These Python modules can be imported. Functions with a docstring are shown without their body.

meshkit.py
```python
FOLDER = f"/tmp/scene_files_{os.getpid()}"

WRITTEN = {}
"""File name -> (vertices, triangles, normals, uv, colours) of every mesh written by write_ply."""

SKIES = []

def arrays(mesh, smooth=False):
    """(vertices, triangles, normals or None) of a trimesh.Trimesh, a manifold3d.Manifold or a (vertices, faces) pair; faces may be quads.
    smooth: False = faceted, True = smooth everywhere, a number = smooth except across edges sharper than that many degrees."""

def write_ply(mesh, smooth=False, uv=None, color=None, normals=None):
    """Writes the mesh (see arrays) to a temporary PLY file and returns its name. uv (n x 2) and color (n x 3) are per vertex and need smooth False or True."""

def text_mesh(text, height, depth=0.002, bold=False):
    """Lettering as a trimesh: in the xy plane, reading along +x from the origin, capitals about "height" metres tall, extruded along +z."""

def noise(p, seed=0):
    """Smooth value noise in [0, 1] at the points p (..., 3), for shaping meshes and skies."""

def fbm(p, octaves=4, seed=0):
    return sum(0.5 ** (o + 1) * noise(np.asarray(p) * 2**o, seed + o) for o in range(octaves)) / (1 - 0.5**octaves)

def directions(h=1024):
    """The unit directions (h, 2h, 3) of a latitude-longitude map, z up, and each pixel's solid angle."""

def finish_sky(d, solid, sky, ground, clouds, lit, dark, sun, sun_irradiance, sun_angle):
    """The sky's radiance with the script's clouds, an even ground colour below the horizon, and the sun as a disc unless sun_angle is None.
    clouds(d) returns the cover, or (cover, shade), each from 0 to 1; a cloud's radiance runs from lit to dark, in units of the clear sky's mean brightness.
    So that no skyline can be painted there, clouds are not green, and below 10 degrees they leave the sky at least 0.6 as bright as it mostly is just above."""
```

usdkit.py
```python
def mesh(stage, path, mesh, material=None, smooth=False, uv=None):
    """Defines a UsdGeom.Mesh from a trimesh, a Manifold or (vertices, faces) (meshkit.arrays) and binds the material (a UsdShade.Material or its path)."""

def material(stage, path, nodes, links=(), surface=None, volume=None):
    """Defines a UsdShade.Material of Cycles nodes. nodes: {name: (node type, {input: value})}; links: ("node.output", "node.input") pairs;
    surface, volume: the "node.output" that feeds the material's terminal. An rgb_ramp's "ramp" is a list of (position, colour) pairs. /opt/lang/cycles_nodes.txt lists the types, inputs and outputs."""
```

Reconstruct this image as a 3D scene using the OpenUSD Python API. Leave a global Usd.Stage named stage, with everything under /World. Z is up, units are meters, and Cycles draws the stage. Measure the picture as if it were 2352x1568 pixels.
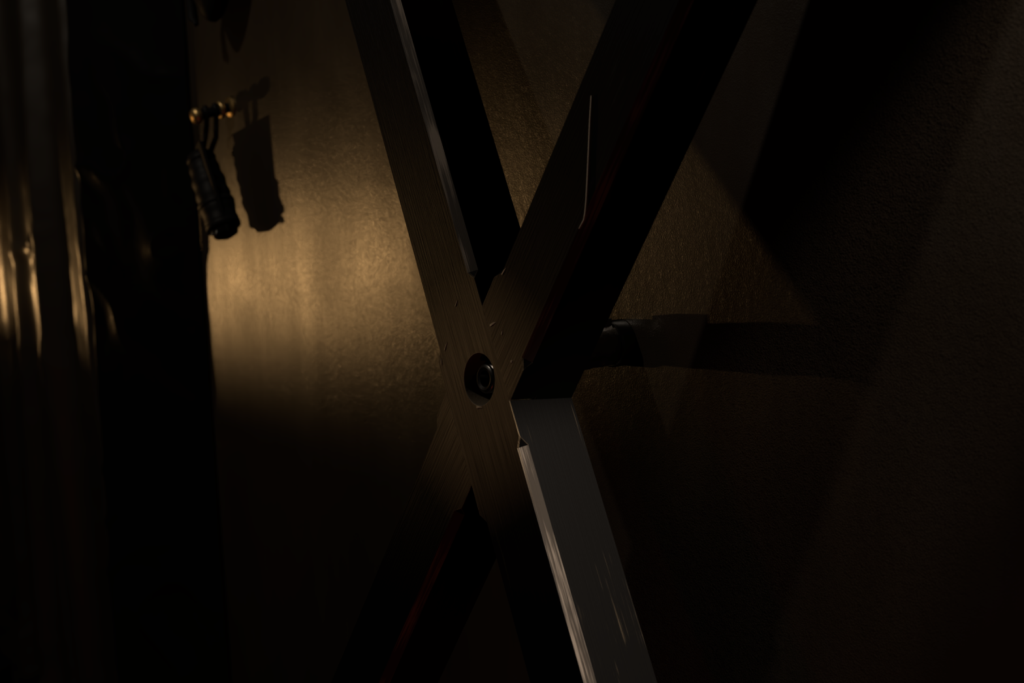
import math
import numpy as np
import trimesh
import manifold3d as m3
import usdkit
import meshkit
from pxr import Gf, Sdf, Usd, UsdGeom, UsdLux, UsdShade

stage = Usd.Stage.CreateInMemory()
UsdGeom.SetStageUpAxis(stage, "Z")
UsdGeom.SetStageMetersPerUnit(stage, 1.0)
UsdGeom.Xform.Define(stage, "/World")
stage.SetDefaultPrim(stage.GetPrimAtPath("/World"))

# ------------------------------------------------------------------ camera, lights, exposure
ZC = 1.2                                     # height of the crossing of the two beams
EYE = np.array([1.27094, -0.88944, 0.29878 + ZC])
FWD = np.array([-0.794593, 0.587603, -0.152791])
RIGHT = np.array([0.598743, 0.800097, -0.036766])
UP = np.array([-0.100644, 0.120697, 0.987574])
cam = UsdGeom.Camera.Define(stage, "/World/camera")
cam.AddTransformOp().Set(Gf.Matrix4d(*RIGHT, 0, *UP, 0, *(-FWD), 0, *EYE, 1))
cam.CreateHorizontalApertureAttr(36.0)
cam.CreateVerticalApertureAttr(24.0)
cam.CreateFocalLengthAttr(36.0 * 3320.23 / 2352)
cam.CreateClippingRangeAttr(Gf.Vec2f(0.05, 50))
cam.CreateFStopAttr(4.5)
cam.CreateFocusDistanceAttr(1.62)
cam.CreateExposureAttr(0.0)

WARM = (1.0, 0.56, 0.21)
LAMP = np.array([-2.4, -0.60, 1.05])


def sphere_light(name, at, radius, intensity, color, aim=None, cone=None, soft=0.3):
    li = UsdLux.SphereLight.Define(stage, f"/World/{name}")
    li.CreateRadiusAttr(radius)
    li.CreateIntensityAttr(intensity)
    li.CreateColorAttr(Gf.Vec3f(*color))
    z = np.array([0, 0, 1.0])
    if aim is not None:
        z = np.asarray(at, float) - np.asarray(aim, float)
        z /= np.linalg.norm(z)
    x = np.cross([0, 0, 1.0], z) if abs(z[2]) < 0.99 else np.array([1.0, 0, 0])
    x /= np.linalg.norm(x)
    y = np.cross(z, x)
    li.AddTransformOp().Set(Gf.Matrix4d(*x, 0, *y, 0, *z, 0, *map(float, at), 1))
    if cone:
        sh = UsdLux.ShapingAPI.Apply(li.GetPrim())
        sh.CreateShapingConeAngleAttr(cone)
        sh.CreateShapingConeSoftnessAttr(soft)
    return li


sphere_light("lamp_bulb", LAMP, 0.020, 1560.0, WARM)                                                  # warm lamp beyond the left edge
sphere_light("ceiling_spot", (1.0, 0.185, 2.20), 0.015, 23000.0, (1.0, 0.86, 0.72), (0.20, 0.04, 0.95), 12, 0.5)   # spot above right
sphere_light("ceiling_lamp", (-0.66, -0.92, 2.66), 0.03, 800.0, (1.0, 0.87, 0.72))                      # dim lamp high at the front left
sphere_light("red_indicator", (0.55, -0.75, 0.12), 0.03, 62.0, (1.0, 0.10, 0.04))                        # red glow low in the room
sphere_light("red_floor_glow", (-0.10, -0.25, 0.22), 0.02, 4.0, (1.0, 0.08, 0.03))


# ------------------------------------------------------------------ helpers
names = {}


def numbered(path):
    n = names.get(path, 0)
    names[path] = n + 1
    return path if n == 0 else f"{path}_{n:03d}"


def tag(p, label=None, cat=None, group=None, kind=None):
    p = p.GetPrim() if hasattr(p, "GetPrim") else p
    for k, v in (("label", label), ("category", cat), ("group", group), ("kind", kind)):
        if v:
            p.SetCustomDataByKey(k, v)
    return p


def obj(name, mesh, material, parent="/World", smooth=False):
    parent = parent if isinstance(parent, str) else str(parent.GetPath())
    return usdkit.mesh(stage, numbered(f"{parent}/{name}"), mesh, material, smooth)


def thing(name, label, cat, loc=(0, 0, 0), group=None):
    x = UsdGeom.Xform.Define(stage, numbered(f"/World/{name}"))
    x.AddTranslateOp().Set(Gf.Vec3d(*map(float, loc)))
    tag(x, label, cat, group)
    return x


def struct(name, mesh, material, label=None, smooth=False):
    return tag(obj(name, mesh, material, smooth=smooth), label, None, None, "structure")


def box(lo, hi):
    lo, hi = np.asarray(lo, float), np.asarray(hi, float)
    b = trimesh.creation.box(hi - lo)
    b.apply_translation((lo + hi) / 2)
    return b


def to_man(t):
    return m3.Manifold(m3.Mesh(np.asarray(t.vertices, np.float32), np.asarray(t.faces, np.uint32)))


def to_tri(m):
    k = m.to_mesh()
    return trimesh.Trimesh(np.array(k.vert_properties[:, :3], float), np.array(k.tri_verts), process=False)


def hull(pts):
    return m3.Manifold.hull_points(np.asarray(pts, np.float64))


def tube(points, radius, n=10, closed_ends=True):
    """A round bar through the points; radius a number or one per point."""
    p = np.asarray(points, float)
    r = np.broadcast_to(np.asarray(radius, float), len(p))
    d = np.gradient(p, axis=0)
    d /= np.linalg.norm(d, axis=1, keepdims=True)
    ref = np.array([0, 0, 1.0]) if abs(d[0, 2]) < 0.9 else np.array([1.0, 0, 0])
    v = []
    u = np.cross(d[0], ref)
    for i in range(len(p)):
        u = u - d[i] * (u @ d[i])
        u /= np.linalg.norm(u)
        w = np.cross(d[i], u)
        a = np.linspace(0, 2 * np.pi, n, endpoint=False)
        v.append(p[i] + r[i] * (np.outer(np.cos(a), u) + np.outer(np.sin(a), w)))
    v = np.vstack(v)
    f = []
    for i in range(len(p) - 1):
        for j in range(n):
            a, b = i * n + j, i * n + (j + 1) % n
            f += [[a, b, b + n], [a, b + n, a + n]]
    c0, c1 = len(v), len(v) + 1
    v = np.vstack([v, p[0], p[-1]])
    m = (len(p) - 1) * n
    for j in range(n):
        f += [[c0, (j + 1) % n, j], [c1, m + j, m + (j + 1) % n]]
    t = trimesh.Trimesh(v, np.array(f), process=False)
    t.fix_normals()
    return t


def lathe(profile, axis_from, axis_dir, n=40):
    """Revolves (radius, distance along the axis) pairs about the axis; the profile starts and ends on the axis or closes on itself."""
    d = np.asarray(axis_dir, float) / np.linalg.norm(axis_dir)
    ref = np.array([0, 0, 1.0]) if abs(d[2]) < 0.9 else np.array([1.0, 0, 0])
    u = np.cross(d, ref)
    u /= np.linalg.norm(u)
    w = np.cross(d, u)
    pr = np.asarray(profile, float)
    a = np.linspace(0, 2 * np.pi, n, endpoint=False)
    v = np.vstack([np.asarray(axis_from, float) + h * d + r * (np.outer(np.cos(a), u) + np.outer(np.sin(a), w)) for r, h in pr])
    f = []
    for i in range(len(pr) - 1):
        for j in range(n):
            p, q = i * n + j, i * n + (j + 1) % n
            f += [[p, q, q + n], [p, q + n, p + n]]
    t = trimesh.Trimesh(v, np.array(f), process=False)
    t.merge_vertices(digits_vertex=7)
    t.update_faces(t.nondegenerate_faces())
    t.fix_normals()
    return t


def sheet(x, z, y_of, thick):
    """A cloth over the grid x by z: front at y_of(x, z), its back THICK further."""
    X, Z = np.meshgrid(x, z)
    Yf = y_of(X, Z)
    nx, nz = len(x), len(z)
    front = np.stack([X, Yf, Z], -1).reshape(-1, 3)
    back = front + [0, thick, 0]
    v = np.vstack([front, back])
    N = nx * nz
    i, j = np.meshgrid(np.arange(nx - 1), np.arange(nz - 1))
    a = (j * nx + i).ravel()
    q = np.stack([a, a + 1, a + 1 + nx, a + nx], 1)
    f = [q, q[:, ::-1] + N]
    edge = np.concatenate([np.arange(nx), nx * np.arange(1, nz) + nx - 1, (nz - 1) * nx + np.arange(nx - 2, -1, -1), nx * np.arange(nz - 2, 0, -1)])
    e2 = np.roll(edge, -1)
    f.append(np.stack([e2, edge, edge + N, e2 + N], 1))
    f = np.vstack(f)
    return trimesh.Trimesh(v, np.vstack([f[:, [0, 1, 2]], f[:, [0, 2, 3]]]), process=False)


L = "/World/Looks"
UsdGeom.Scope.Define(stage, L)


def mat(name, nodes, links, surface="p.BSDF"):
    return usdkit.material(stage, f"{L}/{name}", nodes, links, surface=surface)


def plain(name, color, rough=0.5, metallic=0.0, spec=0.5, bump_scale=None, bump=0.0, dist=0.001):
    nodes = {"p": ("principled_bsdf", {"base_color": color, "roughness": rough, "metallic": metallic, "specular_ior_level": spec})}
    links = []
    if bump_scale:
        nodes.update({"tc": ("texture_coordinate", {}), "n": ("noise_texture", {"scale": bump_scale, "detail": 4.0}),
                      "b": ("bump", {"strength": bump, "distance": dist})})
        links = [("tc.object", "n.vector"), ("n.fac", "b.height"), ("b.normal", "p.normal")]
    return mat(name, nodes, links)


# ------------------------------------------------------------------ materials
def leather_wall():
    nodes = {
        "tc": ("texture_coordinate", {}),
        "st": ("mapping", {"scale": (5.0, 5.0, 1.1)}), "sn": ("noise_texture", {"scale": 1.0, "detail": 5.0, "roughness": 0.6}),
        "sr": ("rgb_ramp", {"ramp": [(0.25, (0.013, 0.0092, 0.0055)), (0.55, (0.019, 0.0135, 0.008)), (0.8, (0.027, 0.0195, 0.012))]}),
        "bn": ("noise_texture", {"scale": 7.0, "detail": 3.0}),
        "rr": ("map_range", {"from_min": 0.3, "from_max": 0.7, "to_min": 0.31, "to_max": 0.39, "clamp": True}),
        "wn": ("noise_texture", {"scale": 90.0, "detail": 2.0}), "wm": ("mix_color", {"fac": 0.012}),
        "gm": ("mapping", {"scale": (330.0, 330.0, 330.0)}),
        "v": ("voronoi_texture", {"feature": "distance_to_edge", "scale": 1.0}),
        "vr": ("map_range", {"from_min": 0.0, "from_max": 0.28, "to_min": 0.0, "to_max": 1.0, "clamp": True}),
        "fn": ("noise_texture", {"scale": 420.0, "detail": 2.0}),
        "hm": ("mix_color", {"fac": 0.45}),
        "b": ("bump", {"strength": 0.24, "distance": 0.0006}),
        "km": ("mapping", {"scale": (16.0, 16.0, 1.6)}), "kn": ("noise_texture", {"scale": 1.0, "detail": 5.0, "roughness": 0.65}),
        "kr": ("map_range", {"from_min": 0.32, "from_max": 0.68, "to_min": 0.30, "to_max": 0.62, "clamp": True}),
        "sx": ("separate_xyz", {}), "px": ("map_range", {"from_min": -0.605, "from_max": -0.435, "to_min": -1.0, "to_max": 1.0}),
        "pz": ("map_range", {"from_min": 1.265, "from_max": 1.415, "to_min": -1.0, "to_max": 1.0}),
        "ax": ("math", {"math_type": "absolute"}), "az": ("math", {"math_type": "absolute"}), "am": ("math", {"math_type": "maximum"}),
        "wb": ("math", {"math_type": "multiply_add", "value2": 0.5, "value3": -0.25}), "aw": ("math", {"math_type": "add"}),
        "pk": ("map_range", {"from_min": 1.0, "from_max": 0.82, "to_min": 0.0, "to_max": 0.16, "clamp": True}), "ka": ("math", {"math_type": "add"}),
        "p": ("principled_bsdf", {"specular_ior_level": 0.5}),
    }
    links = [("tc.object", "st.vector"), ("st.vector", "sn.vector"), ("sn.fac", "sr.fac"), ("sr.color", "p.base_color"),
             ("tc.object", "bn.vector"), ("bn.fac", "rr.value"), ("rr.result", "p.roughness"),
             ("tc.object", "wn.vector"), ("tc.object", "wm.a"), ("wn.color", "wm.b"), ("wm.result", "gm.vector"), ("gm.vector", "v.vector"),
             ("v.distance", "vr.value"), ("tc.object", "fn.vector"), ("vr.result", "hm.a"), ("fn.color", "hm.b"),
             ("hm.result", "b.height"), ("b.normal", "p.normal"),
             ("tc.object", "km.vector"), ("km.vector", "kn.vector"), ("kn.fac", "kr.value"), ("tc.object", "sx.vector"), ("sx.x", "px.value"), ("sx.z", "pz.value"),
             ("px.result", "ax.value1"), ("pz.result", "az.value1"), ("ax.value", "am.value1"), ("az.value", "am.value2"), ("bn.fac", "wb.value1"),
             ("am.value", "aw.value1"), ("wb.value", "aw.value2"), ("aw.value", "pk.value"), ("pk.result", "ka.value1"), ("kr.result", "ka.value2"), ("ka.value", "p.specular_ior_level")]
    return mat("leather_wall", nodes, links)


def painted_wood(name, paint, bare, wear, rough=0.55, spec=0.06, rubbed=(0.105, 0.075, 0.042), edge=(0.24, 0.18, 0.11)):
    """Black paint brushed along the grain (the object's z), worn to bare wood in streaks and at the arrises."""
    nodes = {
        "tc": ("texture_coordinate", {}),
        "gm": ("mapping", {"scale": (420.0, 420.0, 9.0)}), "gn": ("noise_texture", {"scale": 1.0, "detail": 4.0, "roughness": 0.65}),
        "pm": ("mapping", {"scale": (24.0, 24.0, 9.0)}), "pn": ("noise_texture", {"scale": 1.0, "detail": 3.0}),
        "ms": ("math", {"math_type": "multiply"}),
        "gr": ("rgb_ramp", {"ramp": [(wear, (0, 0, 0)), (wear + 0.10, (1, 1, 1))]}),
        "bv": ("bevel", {"samples": 4, "radius": 0.0016}), "ge": ("geometry", {}),
        "dp": ("vector_math", {"math_type": "dot_product"}),
        "er": ("map_range", {"from_min": 0.93, "from_max": 0.80, "to_min": 0.0, "to_max": 1.0, "clamp": True}),
        "en": ("noise_texture", {"scale": 60.0, "detail": 4.0}),
        "et": ("map_range", {"from_min": 0.38, "from_max": 0.62, "to_min": 0.0, "to_max": 1.0, "clamp": True}),
        "em": ("math", {"math_type": "multiply"}), "fe": ("math", {"math_type": "less_than", "value2": 0.03}), "ef": ("math", {"math_type": "multiply"}),
        
        "sx": ("separate_xyz", {}), "az": ("math", {"math_type": "absolute"}),
        "jw": ("map_range", {"from_min": 0.05, "from_max": 0.15, "to_min": 1.0, "to_max": 0.0, "clamp": True}), "jn": ("map_range", {"from_min": 0.25, "from_max": 0.60, "to_min": 0.2, "to_max": 1.0, "clamp": True}),
        "ja": ("math", {"math_type": "multiply"}), "fy": ("math", {"math_type": "less_than", "value2": 0.0015}), "jf": ("math", {"math_type": "multiply"}), "bs": ("map_range", {"to_min": 0.15, "to_max": 1.0}), "ec": ("mix_color", {"b": edge}), "rub": ("mix_color", {"b": rubbed}),
        "col": ("mix_color", {"a": paint, "b": bare}),
        "b": ("bump", {"strength": 0.9, "distance": 0.0010}),
        "p": ("principled_bsdf", {"roughness": rough, "specular_ior_level": spec}),
    }
    links = [("tc.object", "gm.vector"), ("gm.vector", "gn.vector"), ("tc.object", "pm.vector"), ("pm.vector", "pn.vector"),
             ("gn.fac", "ms.value1"), ("pn.fac", "ms.value2"), ("tc.object", "sx.vector"), ("sx.z", "az.value1"), ("az.value", "jw.value"),
             ("jw.result", "ja.value1"), ("gn.fac", "jn.value"), ("jn.result", "ja.value2"), ("ms.value", "gr.fac"),
             ("bv.bevel", "dp.vector1"), ("ge.true_normal", "dp.vector2"), ("dp.value", "er.value"),
             ("tc.object", "en.vector"), ("en.fac", "et.value"), ("er.result", "em.value1"), ("et.result", "em.value2"),
             ("gr.color", "col.fac"), ("sx.y", "fy.value1"), ("ja.value", "jf.value1"), ("fy.value", "jf.value2"), ("jf.value", "rub.fac"), ("col.result", "rub.a"), ("rub.result", "ec.a"), ("sx.y", "fe.value1"), ("em.value", "ef.value1"), ("fe.value", "ef.value2"), ("ef.value", "ec.fac"), ("ec.result", "p.base_color"),
             ("gn.fac", "b.height"), ("fy.value", "bs.value"), ("bs.result", "b.strength"), ("b.normal", "p.normal")]
    return mat(name, nodes, links)


M_WALL = leather_wall()
M_PLASTER = plain("dark_plaster", (0.02, 0.018, 0.016), 0.8, bump_scale=60, bump=0.2)
M_FLOOR = plain("dark_floor", (0.025, 0.02, 0.018), 0.6, bump_scale=40, bump=0.2)
M_BEAM = painted_wood("black_painted_wood", (0.0022, 0.0020, 0.0019), (0.030, 0.023, 0.015), 0.36, 0.48, 0.035)
M_CHAMFER = painted_wood("rubbed_black_paint", (0.036, 0.030, 0.025), (0.17, 0.142, 0.118), 0.24, 0.5, 0.1)
M_BARE = plain("bare_wood", (0.22, 0.17, 0.11), 0.7)
M_STEEL = plain("blackened_steel", (0.10, 0.095, 0.09), 0.28, 1.0, bump_scale=500, bump=0.15, dist=0.0003)
M_TAPE = plain("black_glossy_tape", (0.30, 0.27, 0.24), 0.24, 0.85, bump_scale=45, bump=0.8, dist=0.004)
M_BRASS = plain("brass", (0.40, 0.27, 0.11), 0.42, 1.0)
M_LEATHER = plain("black_leather", (0.005, 0.0047, 0.0045), 0.5, spec=0.06, bump_scale=350, bump=0.35, dist=0.0008)
M_GLOSS = plain("black_glossy_leather", (0.003, 0.0029, 0.0028), 0.34, spec=0.03, bump_scale=9, bump=0.4, dist=0.012)
M_CURTAIN = mat("bronze_satin", {
    "tc": ("texture_coordinate", {}), "m": ("mapping", {"scale": (900, 900, 30)}), "n": ("noise_texture", {"scale": 1.0, "detail": 2.0}),
    "b": ("bump", {"strength": 0.2, "distance": 0.0005}),
    "p": ("principled_bsdf", {"base_color": (0.015, 0.0115, 0.0075), "roughness": 0.34, "specular_ior_level": 0.6})},
    [("tc.object", "m.vector"), ("m.vector", "n.vector"), ("n.fac", "b.height"), ("b.normal", "p.normal")])
M_THREAD = plain("pale_thread", (0.34, 0.30, 0.24), 0.7)
M_BRONZE = plain("dark_bronze", (0.02, 0.015, 0.01), 0.6)

# ------------------------------------------------------------------ the room
WY = 0.21
struct("floor", box((-3.6, -3.2, -0.1), (2.4, WY + 0.1, 0.0)), M_FLOOR)
struct("ceiling", box((-3.6, -3.2, 2.75), (2.4, WY + 0.1, 2.85)), M_PLASTER)
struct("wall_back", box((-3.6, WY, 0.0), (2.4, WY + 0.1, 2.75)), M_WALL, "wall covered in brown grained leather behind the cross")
struct("wall_left", box((-3.7, -3.2, 0.0), (-3.6, WY + 0.1, 2.75)), M_PLASTER)
struct("wall_right", box((2.4, -3.2, 0.0), (2.5, WY + 0.1, 2.75)), M_PLASTER)
struct("wall_front", box((-3.6, -3.3, 0.0), (2.4, -3.2, 2.75)), M_PLASTER)

# ------------------------------------------------------------------ the leaning cross
TAU = 0.1076
K = 0.5938
A = math.atan(K)
W1, W2, DEP, CH = 0.1035, 0.0975, 0.0855, 0.0088
UPL = 1.27
cross = thing("leaning_cross", "black painted X-shaped cross of two chamfered timber beams leaning on the leather wall", "wooden cross", (0, 0, ZC))
cross.AddRotateXOp().Set(-math.degrees(TAU))


def rot(axis, a):
    return trimesh.transformations.rotation_matrix(a, axis)


CROSS_W = trimesh.transformations.translation_matrix((0, 0, ZC)) @ rot((1, 0, 0), -TAU)
B1 = rot((0, 1, 0), -A)
B2 = rot((0, 1, 0), A)


def M34(m):
    return np.asarray(m, float)[:3, :4]


def moved(man, m):
    return man.transform(M34(m))


def beam_solid(w, stops, place):
    """A square beam along z, its long edges chamfered beyond the stops given as {(side, +1 up or -1 down): distance along}."""
    b = to_man(box((-w / 2, 0, -1.62), (w / 2, DEP, UPL)))
    for (sx, sy), ends in stops.items():
        ex, ey = sx * w / 2, (0 if sy < 0 else DEP)
        for way, at in ends:
            s0, s1 = (at, UPL + 0.05) if way > 0 else (at, -1.7)
            o = 0.004
            def tri(z, c):
                return [(ex + sx * o, ey + sy * o, z), (ex - sx * (c + o), ey + sy * o, z), (ex + sx * o, ey - sy * (c + o), z)]
            z_in = s0 + way * 0.011
            cut = hull(tri(z_in, CH) + tri(s1, CH) + tri(s0, 0.0001))
            b = b - cut
    full = CROSS_W @ place
    b = moved(b, full).trim_by_plane((0, 0, 1), 0.0)
    return moved(b, np.linalg.inv(full))


s1 = {(1, -1): [(1, 0.118), (-1, -0.067)], (-1, -1): [(1, 0.064), (-1, -0.119)]}
s2 = {(-1, -1): [(1, 0.124), (-1, -0.067)], (1, -1): [(1, 0.072), (-1, -0.120)]}
b1 = beam_solid(W1, s1, B1)
b2 = beam_solid(W2, s2, B2)
# halved joint: the first beam keeps its front half at the crossing, the second its back half
HALF = 0.044
n1 = to_man(box((-W2 / 2, HALF, -0.3), (W2 / 2, DEP + 0.02, 0.3)))
n2 = to_man(box((-W1 / 2 - 0.0004, -0.02, -0.3), (W1 / 2 + 0.0004, HALF + 0.0006, 0.3)))
to1 = np.linalg.inv(B1) @ B2
b1 = b1 - moved(n1, to1)
b2 = b2 - moved(n2, np.linalg.inv(to1))
HX, HZ, HR, HD = 0.0027, 0.0189, 0.029, 0.036
hole = lathe([(0, -0.02), (HR, -0.02), (HR, HD), (0, HD)], (HX, 0, HZ), (0, 1, 0), 72)
b1 = b1 - moved(to_man(hole), np.linalg.inv(B1))


def split_chamfers(man):
    t = to_tri(man)
    n = t.face_normals
    at = t.triangles_center
    ch = (np.abs(n[:, 0]) > 0.5) & (np.abs(n[:, 1]) > 0.5) & (np.abs(n[:, 2]) < 0.2)
    return t.submesh([np.nonzero(~ch)[0]], append=True, repair=False), t.submesh([np.nonzero(ch)[0]], append=True, repair=False)


for man, ang in ((b1, -A), (b2, A)):
    body, cham = split_chamfers(man)
    p = obj("beam", body, M_BEAM, cross)
    p.AddRotateYOp().Set(math.degrees(ang))
    obj("chamfer", cham, M_CHAMFER, p)

bolt_at = (HX + 0.0030, 0, HZ + 0.001)
ribs = [(0, 0.016), (0.0092, 0.016), (0.0092, 0.0055), (0.0125, 0.0040), (0.0150, 0.0050)]
for k in range(5):
    y = 0.0062 + 0.0042 * k
    ribs += [(0.0160, y), (0.0160, y + 0.0016), (0.0143, y + 0.0027)]
ribs += [(0.0143, HD), (0, HD)]
bolt = obj("bolt", lathe(ribs, bolt_at, (0, 1, 0), 40), M_STEEL, cross, smooth=40)
tag(bolt, "black steel bolt end with a hollow socket sunk in the round hole")
obj("washer", lathe([(0.0146, HD - 0.003), (0.0235, HD - 0.003), (0.0245, HD - 0.002), (0.0245, HD - 0.0002), (0.0146, HD - 0.0002), (0.0146, HD - 0.003)], bolt_at, (0, 1, 0), 40), M_STEEL, bolt, smooth=40)

M_BORE = plain("rubbed_bore_wood", (0.060, 0.044, 0.027), 0.6, bump_scale=250, bump=0.4)
bore = [(HR - 0.0006, 0.0008), (HR - 0.0001, 0.0002), (HR - 0.0001, HD - 0.0002), (HR - 0.0006, HD - 0.0002), (HR - 0.0006, 0.0008)]
tag(obj("bore", lathe(bore, (HX, 0, HZ), (0, 1, 0), 72), M_BORE, cross, smooth=40), "rubbed brown wood inside the bolt hole")
# splinters of bare wood where the paint has chipped: (x, z, length, width, turn)
for x, z, ln, wd, an in ((0.0235, 0.0815, 0.013, 0.0026, 1.15), (0.0405, 0.0735, 0.005, 0.0018, 0.3), (0.0060, -0.0112, 0.012, 0.0028, 1.5), (-0.0640, 0.0480, 0.012, 0.0015, 0.45),
                         (0.0385, 0.1390, 0.011, 0.0018, 0.75), (-0.0710, 0.030, 0.008, 0.0014, -0.1), (0.060, 0.045, 0.004, 0.003, 0.9), (-0.047, 0.098, 0.009, 0.0012, 0.5)):
    h = hull([(-wd / 2, -0.0004, -ln * 0.45), (wd / 2, -0.0008, -ln * 0.3), (0, -0.0003, ln * 0.5), (wd * 0.3, -0.0003, -ln * 0.5), (-wd * 0.4, 0.0008, -ln * 0.4), (wd * 0.4, 0.0008, -ln * 0.3), (0, 0.0008, ln * 0.45), (-wd / 2, -0.0007, ln * 0.15)])
    obj("splinter", to_tri(moved(h, trimesh.transformations.translation_matrix((x, 0, z)) @ rot((0, 1, 0), an))), M_BARE, cross)

# pale thread lying down the front of the upper right arm
pts = np.array([(0.1690, -0.0012, 0.3190), (0.1694, -0.0014, 0.2950), (0.1698, -0.0014, 0.2722), (0.1704, -0.0014, 0.2400), (0.1705, -0.0014, 0.2169), (0.1697, -0.0014, 0.2040), (0.1681, -0.0013, 0.1976), (0.1614, -0.0012, 0.1888)])
pw = trimesh.transform_points(pts, CROSS_W)
th = obj("hanging_thread", tube(pw, [0.0006, 0.0009, 0.0009, 0.0010, 0.0010, 0.0010, 0.0009, 0.0007], 8), M_THREAD, smooth=True)
tag(th, "thin pale thread hanging down the front of the upper right arm of the cross", "thread")

# ------------------------------------------------------------------ round spacer between wall and cross
TZ = ZC + 0.034
sp = thing("wall_spacer", "short black tape-wrapped round tube between the leather wall and the back of the cross", "tube", (0, WY, TZ))
r = 0.0243
prof = [(0, -0.120)] + [(r + 0.0006 * math.sin(7.0 * k) * (0.3 + 0.7 * ((k * 7) % 3) / 2), -0.120 + 0.102 * k / 24) for k in range(25)] + [(0, -0.018)]
tb = lathe(prof, (0, 0, 0), (0, 1, 0), 48)
v = tb.vertices
nz = meshkit.fbm(v * 45 + 5, 3, 3) - 0.5
rad = np.hypot(v[:, 0], v[:, 2]) > 0.01
tb.vertices = v + np.where(rad, nz * 0.005, 0)[:, None] * (v * [1, 0, 1]) / np.maximum(np.hypot(v[:, 0], v[:, 2]), 1e-6)[:, None]
obj("tube", tb, M_TAPE, sp, smooth=50)
obj("flange", lathe([(0, -0.020), (0.0255, -0.020), (0.0275, -0.017), (0.0275, -0.001), (0, -0.001)], (0, 0, 0), (0, 1, 0), 48), M_STEEL, sp, smooth=40)
obj("tape_end", to_tri(moved(hull([(x, y, z) for x in (-0.006, 0.007) for y in (-0.044, -0.020) for z in (0.022, 0.031)] + [(0, -0.046, 0.033), (0.004, -0.030, 0.034)]), np.eye(4))), M_TAPE, sp)

# ------------------------------------------------------------------ pegs on the wall and what hangs on them


def peg(x, z, label):
    t = thing("wall_peg", label, "peg", (x, WY, z), "brass and black pegs on the leather wall")
    d = np.array([0, -1.0, -0.21])
    obj("rosette", lathe([(0, -0.0005), (0.017, -0.0005), (0.017, 0.003), (0.012, 0.006), (0, 0.006)], (0, 0, 0), (0, -1, 0), 32), M_BRASS, t, smooth=40)
    obj("shaft", lathe([(0, 0.004), (0.0085, 0.004), (0.0085, 0.060), (0, 0.060)], (0, 0, 0), d, 24), M_LEATHER, t, smooth=40)
    obj("collar", lathe([(0.008, 0.016), (0.014, 0.017), (0.0155, 0.0205), (0.014, 0.024), (0.008, 0.025), (0.008, 0.016)], (0, 0, 0), d, 32), M_BRASS, t, smooth=True)
    obj("knob", lathe([(0, 0.058), (0.011, 0.0585), (0.0140, 0.062), (0.0140, 0.067), (0.011, 0.0715), (0.005, 0.0735), (0, 0.074)], (0, 0, 0), d, 32), M_BRASS, t, smooth=True)
    return t


PX = -0.987
peg(PX, ZC + 0.334, "brass-ended black peg on the leather wall holding the looped strap and roll")
peg(PX + 0.045, ZC + 0.80, "brass-ended black peg high on the wall above the black pouch")

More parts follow.
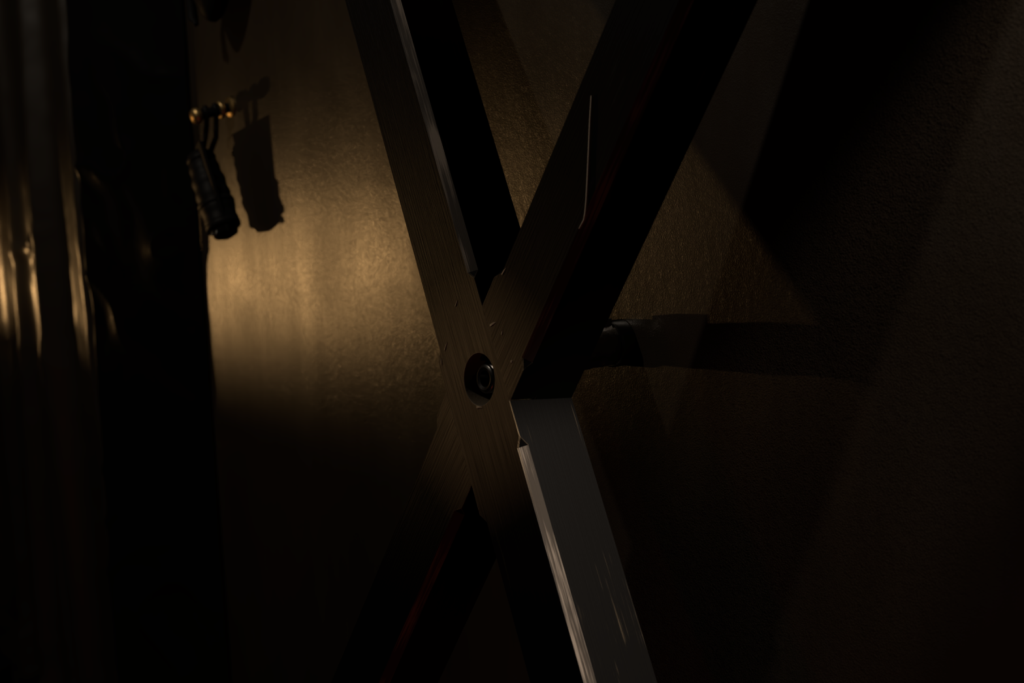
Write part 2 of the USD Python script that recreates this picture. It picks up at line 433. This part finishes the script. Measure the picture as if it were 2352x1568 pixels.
rl = thing("leather_roll", "black rolled leather cuff hanging by two thin straps from a peg on the wall", "leather cuff", (0, 0, ZC))
a0, a1 = np.array([-1.030, 0.166, 0.262]), np.array([-0.950, 0.170, 0.118])
n = 26
tt = np.linspace(0, 1, n)
cen = a0 + np.outer(tt, a1 - a0)
rr = np.interp(tt, [0, 0.04, 0.12, 0.35, 0.7, 0.88, 0.96, 1], [0.012, 0.020, 0.0235, 0.0280, 0.0295, 0.0275, 0.020, 0.006]) + 0.0012 * np.sin(tt * 40)
obj("roll", tube(cen, rr, 24), M_LEATHER, rl, smooth=60)
dirn = (a1 - a0) / np.linalg.norm(a1 - a0)
for q in (0.10, 0.62, 0.86):
    c = a0 + q * (a1 - a0)
    w = np.interp(q, [0.1, 0.62, 0.86], [0.0240, 0.0308, 0.0290])
    obj("band", lathe([(w - 0.003, -0.006), (w, -0.005), (w + 0.0012, 0), (w, 0.005), (w - 0.003, 0.006), (w - 0.003, -0.006)], c, dirn, 28), M_LEATHER, rl, smooth=True)
bc = a0 + 0.93 * (a1 - a0) + np.array([0.004, -0.021, 0])
ring = [bc + 0.007 * np.array([math.cos(t), 0.3 * math.sin(t), 0.8 * math.sin(t)]) for t in np.linspace(0, 2 * math.pi, 25)]
obj("ring", tube(np.array(ring), 0.0022, 8), M_STEEL, rl, smooth=True)
# stiff flap of the cuff, wide at the top and narrow at the bottom, turned towards the left
fl = []
for z, h0, h1 in ((0.268, -0.020, 0.060), (0.235, -0.020, 0.046), (0.19, -0.016, 0.036), (0.140, -0.012, 0.026), (0.120, -0.008, 0.018)):
    c = a0 + (a1 - a0) * (0.262 - z) / 0.144
    for h in (h0, h1):
        for o in (-0.0025, 0.0025):
            fl.append(c + np.array([0.943 * h + 0.333 * o, -0.333 * h + 0.943 * o, 0.10 * h]) * [1, 1, 1])
fl = np.array(fl)
fl[:, 2] = np.repeat([0.268, 0.235, 0.19, 0.140, 0.120], 4) + np.tile([0, 0, 0.012, 0.012], 5)
obj("flap", trimesh.Trimesh(*[(lambda q: (q.vertices, q.faces))(to_tri(hull(fl)))][0], process=False), M_LEATHER, rl)
for y, xb in ((0.163, -0.006), (0.1805, 0.003)):
    zt = 0.334 - 0.21 * (WY - y) + 0.0105
    P = [(PX - 0.004 + xb * 0.2, y, zt - 0.004), (PX, y, zt), (PX + 0.0045, y, zt - 0.010), (PX + 0.001, y, zt - 0.03), (PX + xb * 0.5, y - 0.002, 0.285), (a0[0] + 0.012 + xb, y + (0.168 - y) * 0.6, 0.245)]
    P = np.array(P)
    u = np.linspace(0, 5, 26)
    P = np.stack([np.interp(u, np.arange(6), P[:, k]) for k in range(3)], 1)
    obj("strap", tube(P, 0.0048, 8), M_LEATHER, rl, smooth=True)

pc = thing("leather_pouch", "black leather pouch hanging at the top edge of the picture, only its rounded bottom showing", "pouch", (0, 0, ZC))
s = trimesh.creation.icosphere(3, 1.0)
v = s.vertices * [0.068, 0.036, 0.115]
v = v * (1 + 0.10 * (meshkit.fbm(s.vertices * 2.3 + 9, 3, 5) - 0.5)[:, None])
v[:, 0] *= 1.0 - 0.45 * np.clip((-s.vertices[:, 2] - 0.2), 0, 1)
s.vertices = v + [-0.935, 0.163, 0.585]
obj("bag", s, M_LEATHER, pc, smooth=True)
obj("toggle", tube(np.array([(-0.975, 0.15, 0.535), (-0.982, 0.148, 0.510), (-0.978, 0.148, 0.478), (-0.966, 0.148, 0.468)]), [0.006, 0.008, 0.009, 0.004], 12), M_LEATHER, pc, smooth=True)
obj("cord", tube(np.array([(-0.935, 0.163, 0.69), (-0.939, 0.165, 0.74), (-0.942, 0.166, 0.785), (-0.942, 0.166, 0.800)]), 0.004, 8), M_LEATHER, pc, smooth=True)

# ------------------------------------------------------------------ drapes at the left
DX0, DX1 = -1.350, -1.140


def drape_y(X, Z):
    p = np.stack([X * 9, Z * 5 + X * 3, X * 0], -1)
    c = meshkit.fbm(p, 3, 21) - 0.5
    q = np.stack([X * 8 + Z * 5, Z * 9 - X * 7, X * 0 + 3], -1)
    rid = 1 - np.abs(2 * meshkit.noise(q, 31) - 1)
    t = (X - DX0) / (DX1 - DX0)
    return 0.070 + 0.133 * t + (0.022 * c - 0.008 * rid ** 5) * np.clip(4 * (1.02 - t), 0, 1)


dr = obj("leather_drape", sheet(np.linspace(DX0, DX1, 110), np.linspace(0.02, 2.62, 300), drape_y, 0.006), M_GLOSS, smooth=True)
tag(dr, "crumpled glossy black leather drape hanging between the pleated curtain and the bare leather wall", "drape")

FOLDS = [(-1.440, 0.050, 0.040), (-1.585, 0.022, 0.035), (-1.735, 0.052, 0.050), (-1.86, 0.024, 0.035), (-1.985, 0.048, 0.045), (-2.16, 0.04, 0.05), (-2.32, 0.045, 0.06), (-2.48, 0.04, 0.05), (-2.62, 0.045, 0.055), (-2.78, 0.04, 0.05)]


def curtain_y(X, Z):
    y = np.full_like(X, 0.165) - 0.075 * np.clip((X + 1.42) / 0.06, 0, 1)
    zz = Z - ZC
    for k, (fx, am, wd) in enumerate(FOLDS):
        sway = 0.016 * np.sin(zz * 1.7 + k * 2.1) + 0.010 * (meshkit.noise(np.stack([Z * 2.5, Z * 0 + k, Z * 0], -1), 4) - 0.5)
        g = am * (0.9 + 0.25 * np.sin(zz * 2.3 + k))
        y = y - g * np.exp(-((X - fx - sway) / (wd * 0.55)) ** 2)
    # a pulled crease with a slanting fold below it
    cr = np.exp(-((zz - 0.06 - 0.25 * (X + 1.9)) / 0.016) ** 2) * np.exp(-((X + 1.88) / 0.10) ** 2)
    sl = np.exp(-((X - (-1.83 - 0.55 * (zz + 0.02))) / 0.020) ** 2) * np.clip((0.03 - zz) / 0.05, 0, 1) * np.clip((zz + 0.22) / 0.12, 0, 1)
    crush = np.clip((0.45 - Z) / 0.4, 0, 1)
    w = meshkit.fbm(np.stack([X * 14, Z * 14, X * 0], -1), 3, 8) - 0.5
    return y - 0.012 * cr - 0.014 * sl + w * (0.006 + 0.09 * crush)


cu = obj("pleated_curtain", sheet(np.linspace(-2.95, -1.353, 460), np.linspace(0.02, 2.62, 240), curtain_y, 0.003), M_CURTAIN, smooth=True)
tag(cu, "dark bronze satin curtain in vertical pleats at the far left edge", "curtain")
rod = thing("curtain_rod", "round black rod the curtain and the leather drape hang from, above the picture", "curtain rod", (0, 0, 2.64))
obj("rod", tube(np.array([(-3.05, 0.15, 0), (-2.0, 0.15, 0), (-1.02, 0.15, 0)]), 0.014, 16), M_STEEL, rod, smooth=40)
for x in (-3.0, -1.05):
    obj("bracket", box((x - 0.012, 0.15, -0.012), (x + 0.012, WY, 0.012)), M_STEEL, rod)

# ------------------------------------------------------------------ bench corner in the lower left
bn = thing("padded_bench", "black padded bench top cutting the bottom left corner below the curtain", "bench", (0, 0, 0))
cs = m3.CrossSection([[(-3.1, -0.62), (-1.86, -0.62), (-1.86, 0.03), (-3.1, 0.03)]]).offset(-0.05, m3.JoinType.Round).offset(0.05, m3.JoinType.Round, 2, 32)
pad = m3.Manifold.extrude(cs, 0.09).translate((0, 0, 0.25))
obj("pad", to_tri(pad), M_GLOSS, bn, smooth=50)
obj("base", box((-3.02, -0.55, 0.06), (-1.94, -0.03, 0.25)), M_BRONZE, bn)
for x in (-2.98, -1.98):
    for y in (-0.51, -0.07):
        obj("foot", box((x - 0.03, y - 0.03, 0), (x + 0.03, y + 0.03, 0.06)), M_BRONZE, bn)

# ------------------------------------------------------------------ the lamp whose bulb lights the wall
ul = thing("floor_lamp", "dark bronze floor lamp shining through the slit between bowl and cap, beyond the left edge", "floor lamp", (LAMP[0], LAMP[1], 0))
bz = LAMP[2]
R = 0.16
rim = bz + 0.0098
inner = [(R * math.sin(t), rim - 0.10 * math.cos(t)) for t in np.linspace(0, math.pi / 2, 10)]
outer = [((R + 0.004) * math.sin(t), rim - 0.104 * math.cos(t)) for t in np.linspace(math.pi / 2, 0, 10)]
obj("bowl", lathe(inner + outer, (0, 0, 0), (0, 0, 1), 64), M_BRONZE, ul, smooth=40)
cap = bz + 0.029
obj("cap", lathe([(0, cap), (0.100, cap), (0.094, cap + 0.014), (0, cap + 0.026)], (0, 0, 0), (0, 0, 1), 48), M_BRONZE, ul, smooth=40)
obj("cap_bracket", tube(np.array([(-0.092, 0, cap + 0.006), (-0.125, 0, cap + 0.002), (-0.152, 0, rim - 0.020)]), 0.004, 8), M_BRONZE, ul, smooth=True)
obj("pole", lathe([(0, 0.02), (0.012, 0.02), (0.012, rim - 0.103), (0, rim - 0.103)], (0, 0, 0), (0, 0, 1), 20), M_BRONZE, ul, smooth=40)
obj("foot", lathe([(0, 0), (0.13, 0), (0.13, 0.012), (0.02, 0.022), (0, 0.022)], (0, 0, 0), (0, 0, 1), 40), M_BRONZE, ul, smooth=40)
obj("lamp_holder", lathe([(0, rim - 0.101), (0.014, rim - 0.101), (0.012, bz - 0.022), (0, bz - 0.022)], (0, 0, 0), (0, 0, 1), 16), M_BRONZE, ul)
